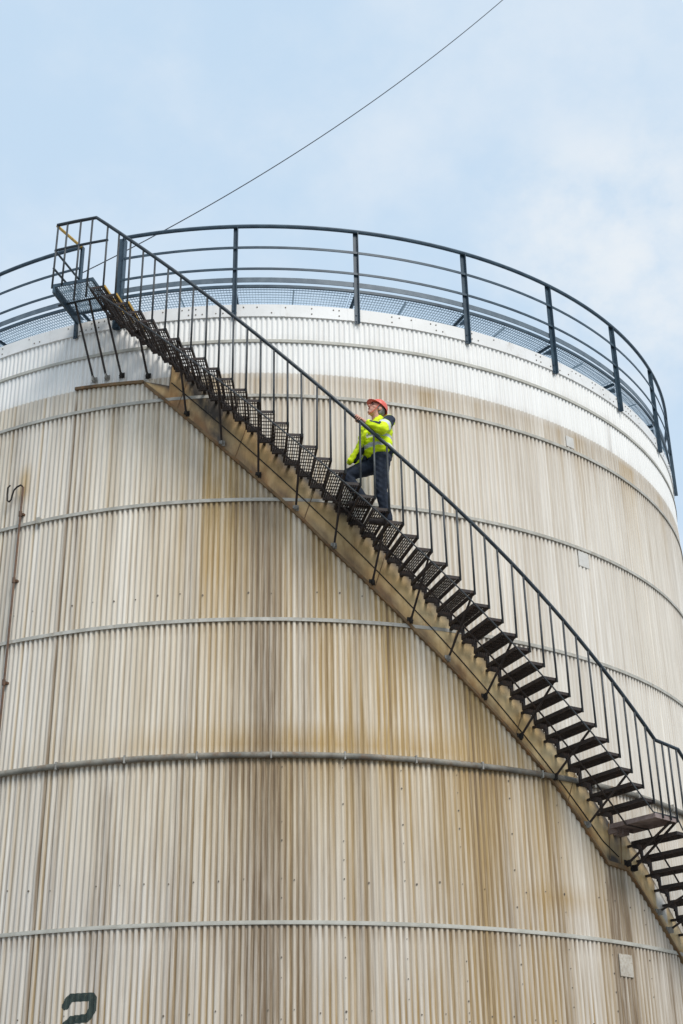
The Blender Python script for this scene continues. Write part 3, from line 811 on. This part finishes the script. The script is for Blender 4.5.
# relaxed right hand
hd = (WRR-Vector(ELR)).normalized(); side = Vector((.9, 0, .43)).normalized(); side = (side-hd*side.dot(hd)).normalized(); inn = hd.cross(side)
if inn.y < 0: inn = -inn
for k in range(4):
    b0 = WRR+hd*.085+side*(.030-.020*k); ln = (.070, .080, .075, .058)[k]
    chain(bm, [(WRR+hd*.02+side*(.018-.012*k), .017), (b0, .0115), (b0+hd*ln*.45+inn*.012, .0095), (b0+hd*ln*.75+inn*.034, .0085), (b0+hd*ln*.85+inn*.055, .0075)])
chain(bm, [(WRR+hd*.025+side*.02, .016), (WRR+hd*.055+side*.048+inn*.012, .012), (WRR+hd*.095+side*.052+inn*.026, .0095)])
body = remesh(bm, 'body', .0055, 2, [M['skin']])
for s in (-1, 1):
    bm = bmesh.new(); ell(bm, hp3(.090, s*.032, .012), (.009, .014, .008), HR3)
    me = bpy.data.meshes.new('eye'); bm.to_mesh(me); bm.free(); me.materials.append(M['eye']); o = bpy.data.objects.new('eye', me); COL.objects.link(o); o.parent = body
bm = bmesh.new(); ell(bm, hp3(.091, 0, -.057), (.009, .024, .006), HR3)
me = bpy.data.meshes.new('mouth'); bm.to_mesh(me); bm.free(); me.materials.append(M['lip']); o = bpy.data.objects.new('mouth', me); COL.objects.link(o); o.parent = body
bm = bmesh.new(); ell(bm, hp3(-.030, 0, .015), (.080, .079, .085), HR3)
for s in (-1, 1): balls(bm, hp3(-.03, s*.060, .02), hp3(-.04, s*.055, -.05), .026, .022); balls(bm, hp3(.015, s*.074, .03), hp3(.012, s*.072, -.02), .010, .008)
remesh(bm, 'hair', .006, 1, [M['hair']])
# trousers
def wrinkle(c):
    d = .004*sin(c.z*31+c.x*44+sin(c.y*23+c.z*9)*2.2)+.002*sin(c.z*83-c.x*60+c.y*50)
    return c+Vector((d*.8, d*.6, d*.3))
bm = bmesh.new()
ell(bm, (.02, 0, .97), (.135, .180, .13), TH3)
chain(bm, [(HIPL, .108), ((.02, .098, .68), .088), (KNL, .078), ((.0, .10, .28), .073), ((-.03, .10, .10), .068)])
chain(bm, [(HIPR, .108), ((.25, -.09, .83), .098), (KNR, .082), ((.305, -.09, .56), .076), ((.215, -.09, .425), .068)])
remesh(bm, 'trousers', .009, 2, [M['trouser']], warp=wrinkle)
# boots
for (hx, hz, y, tx) in ((-.055, 0, .10, .165), (.15, .318, -.09, .37)):
    bm = bmesh.new()
    balls(bm, (hx, y, hz+.045), (tx, y+.01*(y > 0), hz+.043), .045, .043); balls(bm, (hx+.015, y, hz+.05), (hx+.02, y, hz+.13), .050, .052)
    balls(bm, (hx+.03, y, hz+.09), (tx-.08, y, hz+.06), .046, .04)
    b = remesh(bm, 'boot', .009, 1, [M['boot']], warp=lambda c, h=hz: Vector((c.x, c.y, max(c.z, h+.0))))
# jacket
bm = bmesh.new()
ell(bm, (.035, 0, 1.30), (.158, .212, .215), TR3); ell(bm, (.045, .01, 1.13), (.165, .210, .17), TR3); ell(bm, (.03, .01, 1.045), (.165, .215, .12), TR3); balls(bm, tq((-.03, -.08, .985)), tq((-.03, .08, .985)), .08, .08)
balls(bm, tq((.045, .05, 1.405)), SHL, .095, .085); balls(bm, tq((.045, -.05, 1.405)), SHR, .095, .085)
balls(bm, (.02, 0, 1.45), (.02, 0, 1.520), .088, .074)
wr2 = Vector(ELL_).lerp(WRL, .80)
chain(bm, [(SHL, .088), (Vector(SHL).lerp(Vector(ELL_), .5), .086), (ELL_, .078), (Vector(ELL_).lerp(WRL, .5), .060), (wr2, .048)])
chain(bm, [(SHR, .085), (ELR, .068), (Vector(ELR).lerp(WRR, .8), .048)])
for y in (.0, .04):                                                                   # open front edge swinging forward
    chain(bm, [((.165, .06+y, 1.42), .034), ((.205, .055+y, 1.26), .034), ((.285, .03+y, 1.08), .036), ((.395, .0+y, .875), .034)])
def jpick(c):
    el, sh, w = Vector(ELL_), Vector(SHL), Vector(WRL)
    # left arm regions
    def seg(a, b):
        d = b-a; t = max(0, min(1, (c-a).dot(d)/d.dot(d))); return t, (c-a-d*t).length
    t1, d1 = seg(sh, el); t2, d2 = seg(el, w)
    flap = c.x > .15+max(0, (1.4-c.z))*.30 and abs(c.y-.05) < .13 and c.x > .17 and d2 > .075
    if flap:
        return 0
    if c.y > .20 and d1 < .10 and d1 <= d2 and c.z < 1.48:
        if .55 < t1 < .80: return 2
        if t1 < .52: return 1
        return 0
    if d2 < .085 and c.y > .18:
        n = (c-el.lerp(w, t2))
        if .12 < t2 < .80 and n.z > .012: return 1
        return 0
    q = tq(c, -1)
    if c.z > 1.39:
        if q.x > .05 or (q.x-.0)**2+q.y**2 < .0155: return 0
        return 1
    if c.z < 1.0 and tq(c, -1).x < .06: return 1
    if 1.19 < c.z-.04*c.x < 1.235 or 1.055 < c.z-.04*c.x < 1.10: return 2
    return 0
remesh(bm, 'jacket', .008, 2, [M['hivis'], M['navy'], M['silver']], jpick, lambda c: c+Vector((1, .6, .3))*(.004*sin(c.z*46+c.x*40)+.003*sin(c.z*90+c.y*70)))
bm = bmesh.new()
for y in (-.03, .0):
    chain(bm, [((.13, .03+y, 1.30), .03), ((.20, .0+y, 1.10), .03), ((.315, -.03+y, .93), .028)]); chain(bm, [((.10, y, 1.15), .03), ((.20, -.03+y, .95), .03)])
remesh(bm, 'jacket_lining', .009, 1, [M['navy']])
# hard hat
def hat():
    v = []; f = []; n = 28; rows = 9
    for j in range(rows+1):
        a = pi/2*j/rows
        for i in range(n):
            t = 2*pi*i/n; ridge = 1+.035*math.exp(-(sin(t)/.16)**2)*sin(a)
            v.append(hp3(-.005+.120*cos(a)*cos(t), .100*cos(a)*sin(t), .055+.116*sin(a)*ridge))
    for j in range(rows):
        for i in range(n): f.append((j*n+i, j*n+(i+1) % n, (j+1)*n+(i+1) % n, (j+1)*n+i))
    b = len(v)
    for k, (dr, dz) in enumerate(((0, .0), (.5, -.004), (1, -.014), (1, -.020), (.3, -.012), (-.06, -.010))):
        for i in range(n):
            t = 2*pi*i/n; ext = .014+.040*max(0, cos(t))**1.5
            v.append(hp3(-.005+(.120+ext*dr)*cos(t), (.100+ext*dr*.6)*sin(t), .055+dz))
    for k in range(5):
        for i in range(n): f.append((b+k*n+i, b+(k+1)*n+i, b+(k+1)*n+(i+1) % n, b+k*n+(i+1) % n))
    me = bpy.data.meshes.new('hard_hat'); me.from_pydata(v, [], f); me.materials.append(M['red'])
    bm = bmesh.new(); bm.from_mesh(me); bmesh.ops.recalc_face_normals(bm, faces=bm.faces); bm.to_mesh(me); bm.free()
    for p in me.polygons: p.use_smooth = True
    o = bpy.data.objects.new('hard_hat', me); COL.objects.link(o); o.parent = person
    for s in (-1, 1):
        mb = MB(); mb.tube([hp3(.03, s*.092, .05), hp3(.035, s*.074, -.04), hp3(.045, s*.045, -.105), hp3(.055, 0, -.128)], .004, 6)
        me = bpy.data.meshes.new('chin_strap'); me.from_pydata(mb.v, [], mb.f); me.materials.append(M['red'])
        q = bpy.data.objects.new('chin_strap', me); COL.objects.link(q); q.parent = o
hat()


# ------------------------------------------------------------------ light
SUN_EL, SUN_AZ = 48, 28                    # sun to the right behind the camera
sd = bpy.data.lights.new('sun', 'SUN'); so = bpy.data.objects.new('sun', sd); COL.objects.link(so)
sd.energy = 2.8; sd.angle = rad(24); sd.color = (1, .96, .90)
dirn = Vector((sin(rad(SUN_AZ))*cos(rad(SUN_EL)), -cos(rad(SUN_AZ))*cos(rad(SUN_EL)), sin(rad(SUN_EL))))
so.rotation_euler = dirn.to_track_quat('Z', 'Y').to_euler(); so.location = (20, -30, 40)
wd = bpy.data.worlds.new('World'); S.world = wd; wd.use_nodes = True
nt = wd.node_tree; nt.nodes.clear()
out = N(nt, 'ShaderNodeOutputWorld'); bg = N(nt, 'ShaderNodeBackground'); L(nt, bg.outputs[0], out.inputs[0])
sky = N(nt, 'ShaderNodeTexSky', sky_type='NISHITA'); sky.sun_disc = False
sky.sun_elevation = rad(SUN_EL); sky.sun_rotation = rad(180-SUN_AZ)
sky.air_density = 1.0; sky.dust_density = 2.0; sky.ozone_density = 1.0
tc = N(nt, 'ShaderNodeTexCoord'); gen = tc.outputs['Generated']
c1 = noise(nt, gen, 4.6, 7, .58, (1, 1, 1.4)); c2 = noise(nt, gen, 9, 6, .6)
cl = math_n(nt, 'ADD', c1, math_n(nt, 'MULTIPLY', math_n(nt, 'SUBTRACT', c2, .5), .30))
fac = ramp(nt, cl, .34, .74, 0.0, .85)
cloud = mixc(nt, fac, (6.0, 7.7, 9.5), (8.1, 8.95, 9.85))
dv = (fw*f_px+rt2*(625-341.5)+uu2*(512-262)).normalized()
vm = N(nt, 'ShaderNodeVectorMath', operation='DOT_PRODUCT'); L(nt, gen, vm.inputs[0]); vm.inputs[1].default_value = dv
puff = math_n(nt, 'MULTIPLY', ramp(nt, vm.outputs['Value'], .9925, .9999), ramp(nt, math_n(nt, 'ADD', c1, math_n(nt, 'MULTIPLY', c2, .6)), .60, .88))   # a brighter cloud low on the right
cloud = mixc(nt, math_n(nt, 'MULTIPLY', puff, .75), cloud, (9.4, 9.7, 9.9))
colr = mixc(nt, .92, sky.outputs[0], cloud)
L(nt, colr, bg.inputs['Color']); bg.inputs['Strength'].default_value = .1
S.view_settings.view_transform = 'Standard'; S.view_settings.look = 'None'; S.view_settings.exposure = 0
S.render.engine = 'CYCLES'
S.cycles.max_bounces = 6
